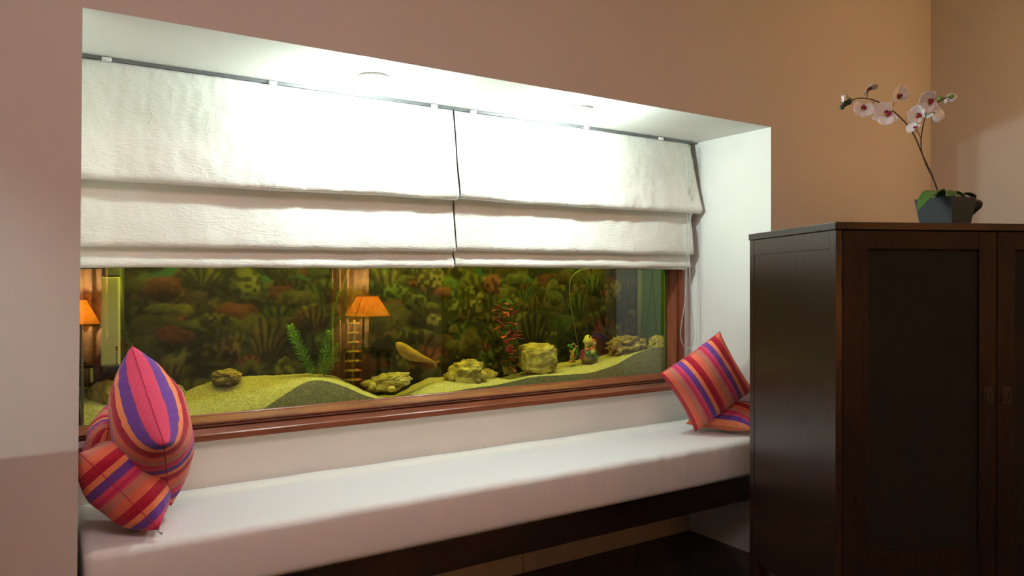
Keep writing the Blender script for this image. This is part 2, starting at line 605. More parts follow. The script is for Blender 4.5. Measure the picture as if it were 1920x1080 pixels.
for s in ('bottom', 'top', 'right', 'left'):
    o = wbuild(moulding(s), 'frame_rail', M_frame if s in ('bottom', 'top') else M_frame_v, tank)
    bmx = bmesh.new()
    bmx.from_mesh(o.data)
    bmesh.ops.recalc_face_normals(bmx, faces=bmx.faces)
    bmx.to_mesh(o.data)
    bmx.free()
    o['label'] = 'red-brown stepped wooden frame rail'

# --- sand: surface between a front profile (at the glass) and a back profile (at the picture)
YF, YB = YG + .016, TY1 - .010
fp = [(150, 800), (300, 800), (420, 800), (480, 776), (530, 742), (570, 716), (600, 711), (640, 722), (690, 744), (725, 751), (780, 745), (840, 736), (880, 728), (930, 722), (1000, 706), (1060, 703), (1110, 699),
      (1150, 686), (1190, 664), (1220, 652), (1243, 650), (1262, 658)]
fpx = [at(a, b, YF) for a, b in fp]
bpx_ = [(150, 726), (200, 722), (260, 728), (330, 742), (390, 716), (430, 707), (520, 703), (590, 700), (625, 704), (660, 722), (700, 742), (740, 742), (775, 722), (800, 708), (850, 706), (915, 703), (935, 712), (960, 702), (1000, 692),
        (1050, 680), (1100, 672), (1140, 664), (1170, 656), (1200, 656)]
bpx = [at(a, b, YB) for a, b in bpx_]


def interp(pts, x):
    if x <= pts[0].x:
        return pts[0].z
    for a, b in zip(pts[:-1], pts[1:]):
        if x <= b.x:
            t = (x - a.x) / (b.x - a.x)
            return a.z + (b.z - a.z) * t
    return pts[-1].z


def smooth_prof(pts, n=300):
    xs = np.linspace(TX0, TX1, n)
    z = np.array([interp(pts, x) for x in xs])
    k = np.hanning(15)
    k /= k.sum()
    return xs, np.convolve(np.pad(z, 7, mode='edge'), k, 'valid')


sxs, sfz = smooth_prof(fpx)
_, sbz = smooth_prof(bpx)


def sand_z(x, y):
    t = max(0, min(1, (y - YF) / (YB - YF)))
    i = (x - TX0) / (TX1 - TX0) * (len(sxs) - 1)
    i0 = max(0, min(len(sxs) - 2, int(i)))
    u = i - i0
    zf = sfz[i0] * (1 - u) + sfz[i0 + 1] * u
    zb = sbz[i0] * (1 - u) + sbz[i0 + 1] * u
    s = t * (2 - t)
    return zf + (zb - zf) * s


NSX, NSY = 420, 36
vs, fs = [], []
for j in range(NSY):
    y = YF + (YB - YF) * j / (NSY - 1)
    for i in range(NSX):
        x = TX0 + .001 + (TX1 - TX0 - .002) * i / (NSX - 1)
        z = sand_z(x, y)
        if j:
            z += .004 * noise.noise(Vector((x * 26, y * 26, 0))) + .0016 * noise.noise(Vector((x * 120, y * 120, 3)))
        vs.append((x, y, max(z, TZ0 + .012)))
for j in range(NSY - 1):
    for i in range(NSX - 1):
        a = j * NSX + i
        fs.append((a, a + 1, a + NSX + 1, a + NSX))
b0 = len(vs)
for i in range(NSX):
    x, y, z = vs[i]
    vs.append((x, YF, TZ0 + .002))
for i in range(NSX - 1):
    fs.append((i, b0 + i, b0 + i + 1, i + 1))
M_sand = mat('aquarium_sand', (.51, .445, .27), .9, .1, bump=.6, bscale=300, var=.30, vscale=140)
sand = MB().add(vs, fs).build('aquarium_sand', M_sand)
tag(sand, 'rippled yellow sand bed heaped against the aquarium glass', 'sand', kind='stuff')

# --- stones
M_rock = mat('yellow_rock', (.46, .36, .15), .9, .15, bump=.8, bscale=60, var=.45, vscale=26)
M_rock2 = mat('brown_rock', (.32, .23, .12), .9, .15, bump=1.0, bscale=70, var=.55, vscale=32)
M_coral = mat('bumpy_coral_stone', (.34, .34, .20), .9, .15, bump=1.0, bscale=220, var=.35, vscale=160)


def px_m(Y):
    return 1


def stone(name, px, py, Y, wpx, hpx, m, label, cat='rock', rough=.35, freq=7, seed=0, dy=None, rot=0, flat=.15, sink=.2, sub=5):
    p = at(px, py, Y)
    depth = (p - CAM).dot(FWD)
    rx, rz = wpx / 2 * depth / F_PX, hpx / 2 * depth / F_PX
    ry = dy if dy else min(rx, .05)
    Mx = Matrix.Rotation(math.radians(rot), 3, 'Y') @ Matrix.Rotation(-YAW * .6, 3, 'Z')
    bm = ellipsoid((0, 0, 0), (rx, ry, rz * (1 + sink)), sub, rough, freq, Mx, seed, flat)
    o = MB().frombm(bm).build(name, m, None, True, (p.x, Y, p.z - rz * sink))
    return tag(o, label, cat)


stone('stone', 424, 705, .640, 50, 22, M_rock2, 'small flat brown stone on the sand near the left plants', seed=3, flat=.3)
stone('coral_ball', 333, 736, .58, 27, 29, M_coral, 'round pitted coral ball beside the tall striped cushion', 'stone', rough=.06, seed=1, flat=0, dy=.02, sub=5)
stone('stone', 727, 714, .61, 82, 26, M_rock, 'long oval stone lying tilted in the sand hollow', seed=5, rot=-9, dy=.03, flat=.1)
stone('pebble', 698, 722, .60, 14, 12, M_rock, 'tiny pebble left of the long oval stone', 'pebble', seed=6, sub=3)
stone('pebble', 733, 728, .575, 16, 9, M_rock, 'tiny pebble in front of the long oval stone', 'pebble', seed=8, sub=3)
stone('rock', 878, 697, .60, 62, 46, M_rock, 'rounded yellow rock left of the pink plant', seed=9, flat=.12, rough=.4)
stone('stone', 848, 704, .62, 30, 18, M_rock, 'low stone hugging the left foot of the rounded yellow rock', seed=10, sub=3)
stone('stone', 915, 702, .64, 34, 20, M_rock, 'pointed low stone between rounded rock and pink plant', seed=12, sub=3, flat=0)
stone('rock', 1009, 667, .60, 70, 46, M_rock, 'blocky yellow rock standing right of the pink plant', seed=14, flat=.42, rough=.28)
stone('rock', 1177, 646, .60, 66, 28, M_rock2, 'rugged brown rock with holes near the right end of the tank', seed=21, rough=.62, freq=10, flat=.2)
stone('rock', 1232, 642, .535, 32, 26, M_rock, 'greenish rock in the right corner of the tank', seed=25, flat=.1, dy=.02)
stone('coral_rock', 200, 791, .54, 62, 24, M_coral, 'crumbly pale coral rock at the left front glass', seed=31, rough=.6, freq=12, dy=.012)
stone('rock', 199, 745, .62, 76, 66, M_rock, 'smooth sandy boulder under the white filter', seed=33, rough=.12, flat=.05, dy=.05)

# --- water plants


def stem_pts(pxs, Y0, Y1):
    n = len(pxs)
    return [at(a, b, Y0 + (Y1 - Y0) * i / (n - 1)) for i, (a, b) in enumerate(pxs)]


def spline(pts, n):
    out = []
    m = len(pts)
    for i in range(n):
        t = i / (n - 1) * (m - 1)
        k = min(int(t), m - 2)
        u = t - k
        p0, p1, p2, p3 = pts[max(k - 1, 0)], pts[k], pts[k + 1], pts[min(k + 2, m - 1)]
        out.append(.5 * ((2 * p1) + (p2 - p0) * u + (2 * p0 - 5 * p1 + 4 * p2 - p3) * u * u + (3 * p1 - p0 - 3 * p2 + p3) * u ** 3))
    return out


def needle_plant(label, stems, m_leaf, m_stem, name='water_plant', length=.030, per=8, step=.0058, droop=.3, width=.0013, seed=0):
    rnd = random.Random(seed)
    base = spline(stems[0], 3)[0]
    root = thing(name, label, 'plant', base)
    for st in stems:
        pts = spline(st, 40)
        wbuild(MB().tube(pts, [.0022 * (1 - .5 * i / 39) for i in range(40)], 6), 'stem', m_stem, root, True)
        mb = MB()
        tot = sum((b - a).length for a, b in zip(pts[:-1], pts[1:]))
        nw = max(4, int(tot / step))
        fine = spline(st, nw)
        for i, p in enumerate(fine):
            t = (fine[min(i + 1, nw - 1)] - fine[max(i - 1, 0)]).normalized()
            a = t.cross(Vector((.3, .2, .9))).normalized()
            b = t.cross(a)
            f = i / (nw - 1)
            ln = length * (.55 + .6 * math.sin(math.pi * min(1, f * .85 + .12)))
            for k in range(per):
                th = 2 * math.pi * (k + .5 * (i % 2)) / per + rnd.uniform(-.25, .25)
                d = (a * math.cos(th) + b * math.sin(th) + t * rnd.uniform(.2, .75)).normalized()
                sd = d.cross(t).normalized() * width
                L = ln * rnd.uniform(.75, 1.15)
                tip = p + d * L - Vector((0, 0, 1)) * L * droop * .3
                midp = p + d * L * .55
                nn = d.cross(sd).normalized() * width * .35
                mb.add([p, midp + sd, midp - sd, tip, midp + nn], [(0, 1, 4), (0, 4, 2), (1, 3, 4), (4, 3, 2), (0, 2, 1), (1, 2, 3)])
        o = wbuild(mb, 'foliage', m_leaf, root)
        o['kind'] = 'stuff'
    return root


M_leafg = mat('bright_green_leaf', (.16, .42, .06), .5, .3, var=.3, vscale=60)
M_leafd = mat('teal_green_leaf', (.03, .22, .09), .5, .3, var=.3, vscale=60)
M_stem = mat('olive_stem', (.12, .16, .04), .6, .2)
needle_plant('bright green feathery plant leaning left, furthest left of the middle pair', [stem_pts([(588, 702), (572, 672), (556, 640), (545, 612)], .62, .60)], M_leafg, M_stem, seed=1)
needle_plant('bright green feathery plant with two upright fronds beside the tiered plant', [stem_pts([(600, 702), (606, 675), (612, 650), (616, 622)], .60, .585), stem_pts([(606, 704), (622, 675), (632, 645)], .62, .63)], M_leafg, M_stem, seed=2)
needle_plant('thin dark green trailing plant rising behind the tiered plant', [stem_pts([(625, 690), (624, 640), (624, 595), (632, 560), (645, 530), (656, 500)], .665, .665)], M_leafg, M_stem, seed=3, length=.012, per=5, step=.007)
needle_plant('dark green feathery plant right behind the white filter', [stem_pts([(252, 715), (246, 680), (240, 645), (230, 600)], .66, .66), stem_pts([(262, 712), (252, 680), (236, 655)], .66, .67)], M_leafd, M_stem, seed=4, length=.018)

# tiered plant: whorls of spiky leaves one above the other
tp0, tp1 = at(661, 716, .62), at(664, 600, .62)
tier = thing('tiered_plant', 'amber plastic plant with seven spiky leaf tiers in the tank', 'plant', tp0)
M_amber = mat('amber_leaf', (.34, .22, .07), .5, .3)
M_leaf_reflect = mat('leaf_painted_reflection', (.62, .15, .045), .5, .3)  # red reflection on the glass, painted into the right-hand leaves
wbuild(MB().tube([tp0 - Vector((0, 0, .01)), tp0.lerp(tp1, .5), tp1], .0045, 8), 'stem', mat('amber_stem', (.30, .20, .06), .5), tier, True)
for k in range(7):
    c = tp0.lerp(tp1, .04 + k / 6.6)
    R = .036 - .0022 * k
    mb = MB()
    for q in range(22):
        th = 2 * math.pi * q / 22
        d = Vector((math.cos(th), math.sin(th), 0))
        s = Vector((-d.y, d.x, 0)) * .0042
        h = Vector((0, 0, .0035))
        r_ = R * (1 + .12 * math.sin(q * 2.3))
        mb.add([c + h, c + d * r_ * .6 + s + h, c + d * r_ * .6 - s + h, c + d * r_ - h * .7, c + d * r_ * .6 - h], [(0, 2, 1), (1, 2, 3), (0, 1, 4), (0, 4, 2), (1, 3, 4), (3, 2, 4)], 1 if d.x > .2 and k != 2 else 0)
    wbuild(mb, 'leaf_tier', [M_amber, M_leaf_reflect], tier)

# pink stem plant with paired leaves
M_pink = mat('pink_leaf', (.46, .085, .13), .5, .3, var=.3, vscale=50)
M_redleaf = mat('rust_red_leaf', (.30, .07, .05), .5, .3, var=.3, vscale=50)
pk0 = at(957, 700, .60)
pinkp = thing('pink_water_plant', 'tall pink and green leafy plant between two yellow rocks', 'plant', pk0)


def leaf_mesh(L, wd, bend=.3):
    vs, fs = [], []
    n = 6
    for i in range(n + 1):
        t = i / n
        w = wd * math.sin(math.pi * min(1, t * .92 + .06)) ** .8
        z = -bend * L * t * t
        vs += [(L * t, -w, z + .15 * w), (L * t, 0, z - .1 * w), (L * t, w, z + .15 * w)]
    for i in range(n):
        a = i * 3
        fs += [(a, a + 3, a + 4, a + 1), (a + 1, a + 4, a + 5, a + 2)]
    m = new_mesh('leaf', vs, fs, True)
    return m


def solid(o, th):
    md = o.modifiers.new('thickness', 'SOLIDIFY')
    md.thickness = th
    md.offset = 0
    return o


pk_line = spline(stem_pts([(957, 702), (956, 675), (950, 648), (946, 615), (942, 585), (944, 562)], .60, .61), 30)
wbuild(MB().tube(pk_line, .0018, 6), 'stem', M_stem, pinkp, True)
pk2 = spline(stem_pts([(955, 690), (962, 650), (962, 620), (955, 590)], .615, .625), 24)
wbuild(MB().tube(pk2, .0015, 6), 'stem', M_stem, pinkp, True)
lf_p, lf_g, lf_r = leaf_mesh(.036, .0105, .25), leaf_mesh(.028, .009, .35), leaf_mesh(.026, .005, .5)
lf_p.materials.append(M_pink)
lf_g.materials.append(mat('mid_green_leaf', (.10, .30, .09), .5, .3))
lf_r.materials.append(M_redleaf)
rnd = random.Random(5)
for line, n in ((pk_line, 30), (pk2, 24)):
    for i in range(3, n, 3):
        f = i / n
        clump = rnd.random()
        for k in range(5):
            mesh = lf_p if rnd.random() < .66 else lf_g
            if f < .3:
                mesh = lf_r
            o = link('leaf', mesh, pinkp)
            o.matrix_parent_inverse = under(pinkp) if (i == 3 and k == 0) else o.parent.matrix_world.inverted()
            th = rnd.uniform(0, 2 * math.pi)
            o.matrix_basis = Matrix.Translation(line[i]) @ Matrix.Rotation(th, 4, 'Z') @ Matrix.Rotation(rnd.uniform(-1.0, .1), 4, 'Y') @ Matrix.Scale(rnd.uniform(.95, 1.5), 4)
            solid(o, .0008)
mb = MB()
for q in range(46):
    th = rnd.uniform(0, 2 * math.pi)
    b0 = at(957 + rnd.uniform(-12, 12), 702, .60)
    d = Vector((math.cos(th) * .012, math.sin(th) * .010, rnd.uniform(.015, .045)))
    mb.tube([b0, b0 + d * .55 + Vector((rnd.uniform(-.004, .004), 0, .004)), b0 + d + Vector((rnd.uniform(-.008, .008), 0, 0))], [.0014, .0012, .0005], 5)
o = wbuild(mb, 'root_tuft', mat('brown_root', (.26, .19, .09), .7), pinkp)
o['kind'] = 'stuff'

# --- fish
fp0 = at(780, 663, .60)
fish = thing('goldfish', 'blurred yellow-orange fish swimming left above the sand', 'fish', fp0)
fl = at(742, 643, .60)
ft = at(812, 683, .60)
ax = (ft - fl)
Lf = ax.length
ax.normalize()
sidev = ax.cross(Vector((0, 1, 0))).normalized()
dep = Vector((0, 1, 0))
vs, fs = [], []
prof = [(0, .0), (.03, .35), (.1, .68), (.22, .95), (.36, 1.0), (.52, .85), (.68, .60), (.82, .36), (.93, .24), (1.0, .22)]
nr = 14
for t, r in prof:
    cbend = fl + ax * Lf * t + sidev * (-.010 * math.sin(t * 4.2))
    for k in range(nr):
        th = 2 * math.pi * k / nr
        vs.append(cbend + sidev * math.cos(th) * .025 * max(r, .02) + dep * math.sin(th) * .014 * max(r, .02))
for i in range(len(prof) - 1):
    for k in range(nr):
        fs.append((i * nr + k, i * nr + (k + 1) % nr, (i + 1) * nr + (k + 1) % nr, (i + 1) * nr + k))
fs += [tuple(range(nr))[::-1], tuple((len(prof) - 1) * nr + k for k in range(nr))]
M_fish = mat('yellow_orange_scales', (.42, .25, .06), .45, .4, var=.25, vscale=30)
M_fin = mat('pale_orange_fin', (.38, .20, .06), .5, .3)
wbuild(MB().add(vs, fs), 'body', M_fish, fish, True)


def fin(pts, name):
    pts = [Vector(p) for p in pts]
    th = dep * .0008
    n = len(pts)
    mb = MB().add([p + th for p in pts] + [p - th for p in pts], [tuple(range(n)), tuple(range(2 * n - 1, n - 1, -1))] + [(i, n + i, n + (i + 1) % n, (i + 1) % n) for i in range(n)])
    return wbuild(mb, name, M_fin, fish)


tb = fl + ax * Lf * .98 + sidev * .008
fin([tb, tb + ax * .016 + sidev * .017, tb + ax * .026 + sidev * .016, tb + ax * .017, tb + ax * .024 - sidev * .014, tb + ax * .012 - sidev * .012], 'tail_fin')
db = fl + ax * Lf * .35 - sidev * .026
fin([db, db + ax * .014 - sidev * .006, db + ax * .034 - sidev * .002, db + ax * .036 + sidev * .006], 'dorsal_fin')
vb = fl + ax * Lf * .45 + sidev * .004
fin([vb, vb + ax * .006 + sidev * .013, vb + ax * .016 + sidev * .014, vb + ax * .018], 'pelvic_fin')
for s in (-1,):
    e = fl + ax * Lf * .09 - sidev * .003 + dep * s * .0068
    wbuild(MB().frombm(ellipsoid(e, (.0022, .0012, .0022), 2)), 'eye', mat('black_eye', (.01, .01, .01), .2), fish, True)

# --- castle ornament
cb = at(1105, 672, .60)
castle = thing('castle_ornament', 'yellow toy castle with domed tower, red roof and green shrubs', 'ornament', (cb.x, .60, cb.z))
M_yel = mat('cream_yellow_glaze', (.62, .55, .24), .5, .35)
M_red = mat('red_orange_glaze', (.66, .11, .04), .5, .35)
M_gls = mat('green_glaze', (.08, .24, .08), .6, .3, var=.4, vscale=90)
M_dst = mat('grey_brown_base', (.20, .17, .12), .8, .2, bump=.5, bscale=120)
U = .0024  # metres per photograph pixel at this distance
T4 = Matrix.Translation
MB().frombm(ellipsoid((0, 0, -.002), (.040, .024, .022), 3, .3, 9, None, 4)).build('base', M_dst, castle, True)
tw = MB().lathe([(.015, .0), (.015, .052), (.017, .056), (.022, .060), (.023, .066), (.018, .078), (.013, .088), (.006, .093), (0, .094)], 18, T4((-.008, 0, .012))).build('tower', M_yel, castle, True)
MB().box(-.013, -.009, -.0175, -.013, .092, .104).build('window_slot', M_black, tw)
tw2 = MB().lathe([(.0135, 0), (.0135, .052), (.018, .054), (.016, .062), (.008, .069), (0, .071)], 18, T4((.020, .002, .010))).build('tower', M_yel, castle, True)
MB().frombm(ellipsoid((.016, -.004, .079), (.013, .009, .007), 3, .25, 8, None, 2)).build('red_roof', M_red, tw2, True)
mh = MB().lathe([(.009, 0), (.010, .012), (.008, .022), (0, .025)], 14, T4((-.001, -.024, .022))).build('little_house', M_yel, castle, True)
MB().lathe([(.010, 0), (.007, .006), (0, .010)], 14, T4((-.004, -.022, .043))).build('red_roof', M_red, mh, True)
MB().box(-.048, -.034, -.006, .0, -.004, .040, bev=.001).build('red_gate', mat('dark_red_glaze', (.42, .03, .03), .5), castle)
MB().frombm(ellipsoid((-.024, -.014, .042), (.008, .006, .008), 3, .2, 8)).build('flower', mat('salmon_glaze', (.60, .20, .10), .5), castle, True)
rnd = random.Random(3)
for k in range(16):
    x, z = rnd.uniform(-.028, .034), rnd.uniform(.0, .030)
    MB().frombm(ellipsoid((0, 0, 0), (.009, .006, .007), 2, .5, 9, None, k)).build('shrub', M_gls, castle, True, (x, -.020 + rnd.uniform(-.004, .008), z))
MB().frombm(ellipsoid((-.010, -.010, .056), (.011, .010, .008), 2, .5, 9, None, 7)).build('shrub', M_gls, castle, True)

ob = at(1074, 676, .60)
arch = thing('tree_arch_ornament', 'small twisted tree-trunk ornament with green leaves left of the castle', 'ornament', (ob.x, .60, ob.z))
M_trunk = mat('tan_trunk_glaze', (.42, .30, .15), .6, .3, bump=.4, bscale=120)
MB().tube([(0, 0, -.008), (-.004, 0, .020), (-.002, 0, .036), (.010, 0, .052), (.014, 0, .064), (.006, 0, .074), (-.008, 0, .070)], [.013, .010, .008, .005, .004, .004, .003], 10).build('trunk', M_trunk, arch, True)
MB().tube([(-.003, 0, .030), (-.012, -.002, .040), (-.018, 0, .046)], [.005, .004, .003], 8).build('branch', M_trunk, arch, True)
MB().tube([(.013, 0, .060), (.022, -.002, .062), (.024, 0, .054)], [.004, .004, .003], 8).build('branch', M_trunk, arch, True)
for k, (x, z) in enumerate([(-.022, .066), (-.014, .064), (.018, .036), (.022, .024), (.016, .014), (-.006, .058), (.020, .046)]):
    MB().frombm(ellipsoid((0, 0, 0), (.009, .006, .007), 2, .5, 9, None, k + 30)).build('leaf_clump', M_gls, arch, True, (x, .002, z))
MB().frombm(ellipsoid((-.004, -.010, .024), (.006, .004, .007), 2, .3, 9)).build('red_patch', M_red, arch, True)
MB().frombm(ellipsoid((-.018, -.006, -.002), (.007, .006, .006), 2, .3, 9)).build('orange_pebble', mat('orange_glaze', (.62, .22, .05), .5), arch, True)

# --- air tube and corner pipe
ap = spline([at(a, b, .62) for a, b in [(1140, 498), (1105, 503), (1085, 508), (1071, 522), (1068, 545), (1072, 580), (1078, 615), (1083, 645), (1088, 672)]], 60)
tag(MB().tube(ap, .0016, 8).build('air_tube', mat('clear_air_tube', (.15, .16, .13), .3, .5), None, True), 'thin pale air tube curving down beside the castle', 'tube')
cp0 = at(1202, 660, .68)
cpipe = thing('overflow_pipe', 'upright green-yellow pipe at the right end of the tank', 'pipe', (cp0.x, .68, .80))
MB().tube([(0, 0, 0), (0, 0, .50)], .018, 16).build('pipe', mat('yellow_green_pipe', (.13, .145, .06), .5, .3), cpipe, True)
MB().tube([(0, 0, .0), (0, 0, .03)], .021, 16).build('collar', mat('yellow_green_collar', (.11, .12, .06), .5, .3), cpipe, True)

# --- internal filter
f0 = at(207, 690, .58)
filt = thing('aquarium_filter', 'white upright box filter with dark caps at the left of the tank', 'filter', (f0.x, .58, f0.z))
pxm = (f0 - CAM).dot(FWD) / F_PX
M_fil = mat('cream_plastic', (.62, .60, .40), .4, .4)
M_fild = mat('dark_grey_plastic', (.045, .05, .045), .4, .4)
hh = 172 * pxm
rot = Matrix.Rotation(-.05, 4, 'Z')
hw = 16.5 * pxm
MB().box(-hw, hw, -.022, .022, .008, hh, M=rot, bev=.006).build('body', M_fil, filt)
MB().box(-hw * .86, hw * 1.0, -.024, .024, -.014, .010, M=rot, bev=.003).build('bottom_cap', M_fild, filt)
MB().box(-hw * .6, hw * 1.05, -.022, .022, hh, hh + .05, M=rot, bev=.003).build('top_cap', mat('grey_plastic', (.16, .18, .17), .35, .5), filt)
MB().tube([(0, .034, -.01), (0, .034, hh + .05)], .020, 14).build('motor_column', M_fild, filt, True, (.022, 0, 0))
mb = MB()
for k, (dx, z, w, h) in enumerate([(0, .060, .004, .014), (.0008, .048, .003, .0015), (-.0006, .0455, .003, .0015), (.0004, .043, .0032, .0012), (0, .0400, .0036, .0012), (0, .0370, .0036, .0012), (-.0006, .034, .003, .0015),
                                   (.0006, .0315, .003, .0014), (0, .0290, .0022, .0018), (0, .0215, .0026, .0028), (0, .0175, .0022, .0014), (0, .0150, .0026, .0022), (0, .0120, .0018, .0012)]):
    mb.box(hw * .62 + dx - w / 2, hw * .62 + dx + w / 2, -.0226, -.0218, z - h / 2, z + h / 2, M=rot)
MB_l = mb.build('lettering', mat('black_print', (.012, .012, .01), .5), filt)
MB_l['label'] = 'small dark vertical lettering'
b0 = at(171, 702, .60)
inlet = thing('inlet_pump', 'dark round pump with pale spout under the white filter', 'pump', (b0.x, .60, b0.z))
MB().tube([(-.028, .01, 0), (.03, .01, 0)], .022, 14).build('housing', M_fild, inlet, True)
MB().tube([(.0, -.016, -.022), (.0, -.016, .020)], .0042, 10).build('spout', M_fil, inlet, True)

# ------------------------------------------------------------------ bench and seat cushion
bench = thing('window_bench', 'dark wooden bench frame carrying the white seat cushion', 'bench', (W / 2, .2, 0))
wbuild(MB().box(.001, W - .001, .004, .030, .272, .3685, bev=.002), 'front_rail', M_dwood_h, bench)
wbuild(MB().box(.003, W - .003, .030, D - .014, .350, .3685), 'seat_board', M_dwood_h, bench)
for x in (.003, W - .028):
    wbuild(MB().box(x, x + .025, .030, D - .014, .290, .350), 'side_cleat', M_dwood_h, bench)

bm = bmesh.new()
bmesh.ops.create_cube(bm, size=1)
cx0, cx1, cy0, cy1, cz0, cz1 = .008, W - .004, -.012, D - .006, .3695, .522
for v in bm.verts:
    v.co = Vector((cx0 + (v.co.x + .5) * (cx1 - cx0), cy0 + (v.co.y + .5) * (cy1 - cy0), cz0 + (v.co.z + .5) * (cz1 - cz0)))
bmesh.ops.bevel(bm, geom=bm.edges[:], offset=.022, segments=5, affect='EDGES', profile=.5)
for n_ in range(1, 150):
    x = cx0 + .03 + (cx1 - cx0 - .06) * n_ / 150
    bmesh.ops.bisect_plane(bm, geom=bm.verts[:] + bm.edges[:] + bm.faces[:], plane_co=(x, 0, 0), plane_no=(1, 0, 0))
for zz in (.40, .43, .46, .485):
    bmesh.ops.bisect_plane(bm, geom=bm.verts[:] + bm.edges[:] + bm.faces[:], plane_co=(0, 0, zz), plane_no=(0, 0, 1))
for yy in (.03, .08, .15, .22, .3, .38):
    bmesh.ops.bisect_plane(bm, geom=bm.verts[:] + bm.edges[:] + bm.faces[:], plane_co=(0, yy, 0), plane_no=(0, 1, 0))
for v in bm.verts:
    fz = (v.co.z - cz0) / (cz1 - cz0)
    if v.co.y < .03:
        amp = .0065 * max(0, 1 - abs(v.co.x - 1.45) / .8) * fz + .0012
        v.co.y += amp * noise.noise(Vector((v.co.x * 30, v.co.z * 1.5, 0))) - .006 * math.sin(math.pi * fz)
    if v.co.z > .5:
        v.co.z += .0025 * noise.noise(Vector((v.co.x * 5, v.co.y * 7, 2)))
sc_ = MB().frombm(bm).build('seat_cushion', M_seat, None, True)
tag(sc_, 'long white seat cushion running the whole length of the niche', 'cushion')

# ------------------------------------------------------------------ roman blinds


def blind_profile():
    P = [(.404, 1.783), (.404, 1.777), (.398, 1.73), (.391, 1.66), (.384, 1.59), (.374, 1.53), (.368, 1.49), (.365, 1.468), (.368, 1.456), (.375, 1.452), (.386, 1.457), (.402, 1.468), (.411, 1.474),
         (.415, 1.467), (.413, 1.44), (.408, 1.41), (.402, 1.37), (.396, 1.33), (.391, 1.30), (.388, 1.283), (.389, 1.271), (.394, 1.267), (.402, 1.271), (.412, 1.277), (.416, 1.272), (.416, 1.258),
         (.413, 1.243), (.405, 1.230), (.402, 1.220), (.403, 1.211), (.408, 1.208)]
    return P


def blind(x0, x1, dz0, dz1, label, seed, flare=0.0):
    P = blind_profile()
    # densify
    Q = []
    for a, b in zip(P[:-1], P[1:]):
        n = max(1, int(math.hypot(b[0] - a[0], b[1] - a[1]) / .011))
        for k in range(n):
            t = k / n
            Q.append((a[0] + (b[0] - a[0]) * t, a[1] + (b[1] - a[1]) * t))
    Q.append(P[-1])
    NXB = int((x1 - x0) / .009)
    vs, fs = [], []
    for i in range(NXB + 1):
        u = i / NXB
        x = x0 + (x1 - x0) * u
        dz = dz0 + (dz1 - dz0) * u
        for (y, z) in Q:
            drop = max(0, min(1, (1.777 - z) / .3))
            w = .010 * drop * noise.noise(Vector((x * 5 + seed, z * 4, seed))) + .0045 * noise.noise(Vector((x * 16, z * 13, seed + 4))) * drop + .002 * noise.noise(Vector((x * 45, z * 30, seed)))
            if z < 1.46:
                w *= .75
            edge = math.exp(-min(x - x0, x1 - x) / .03)
            yy = min(y - w * 1.0 - .010 * edge * drop * (1 if z > 1.46 else .5), .4205)
            zz = z + dz * drop
            if z < 1.3:
                zz += .003 * noise.noise(Vector((x * 7, seed, 1)))
            elif z < 1.48:
                zz += .004 * noise.noise(Vector((x * 6, seed, 5)))
            xx = x
            if flare:
                xx += flare * u ** 12 * math.sin(min(1, max(0, (1.777 - z) / .32)) * math.pi / 2) * (1 if z > 1.45 else .25)
            vs.append((xx, yy, zz))
    n = len(Q)
    for i in range(NXB):
        for j in range(n - 1):
            fs.append((i * n + j, i * n + j + 1, (i + 1) * n + j + 1, (i + 1) * n + j))
    root = thing('roman_blind', label, 'blind', ((x0 + x1) / 2, .40, 1.2), group='pair of white roman blinds')
    o = wbuild(MB().add(vs, fs), 'blind_cloth', M_cloth, root, True)
    solid(o, .002)
    wbuild(MB().box(x0 + .01, x1 - .01, .414, .4165, 1.212, 1.236), 'bottom_bar', M_plastic, root)
    return root


bl = blind(.016, 1.200, -.012, .0, 'left white roman blind, the wider one beside the pinkish wall edge', 1.3)
brt = blind(1.207, 2.415, .005, .012, 'right white roman blind, the one beside the bead chain', 7.7, .030)

rail = thing('blind_rail', 'thin rail in shadow-gap grey with white clips along the niche ceiling', 'rail', (W / 2, .41, 1.78))
wbuild(MB().box(.014, 2.43, .392, .420, 1.784, 1.7925, bev=.001), 'track', M_rail, rail)
for px, py in [(200, 117), (512, 163), (815, 207), (888, 215), (1100, 243), (1240, 262)]:
    p = at(px, py, .386)
    wbuild(MB().box(p.x - .012, p.x + .012, .383, .3915, 1.779, 1.790, bev=.002).box(p.x - .004, p.x + .010, .380, .384, 1.779, 1.785, bev=.001), 'clip', M_plastic, rail)

# bead chain loop
chain_px = [(1289, 272), (1291, 330), (1290, 400), (1288, 470), (1287, 530), (1283, 575), (1278, 605), (1276, 628), (1280, 645), (1289, 654), (1297, 647), (1300, 628), (1298, 590), (1295, 545), (1293, 500), (1294, 430), (1296, 380), (1294, 272)]
cl = spline([at(a, b, .372 if i < 9 else .366) for i, (a, b) in enumerate(chain_px)], 420)
mb = MB()
mb.tube(cl, .0015, 5)
acc, last = 0, cl[0]
for p in cl[1:]:
    acc += (p - last).length
    last = p
    if acc > .0062:
        acc = 0
        bmq = bmesh.new()
        bmesh.ops.create_icosphere(bmq, subdivisions=1, radius=.0027)
        mb.frombm(bmq, 0, Matrix.Translation(p))
tag(mb.build('bead_chain', M_bead, None, True), 'pale bead chain loop hanging beside the right blind', 'chain')

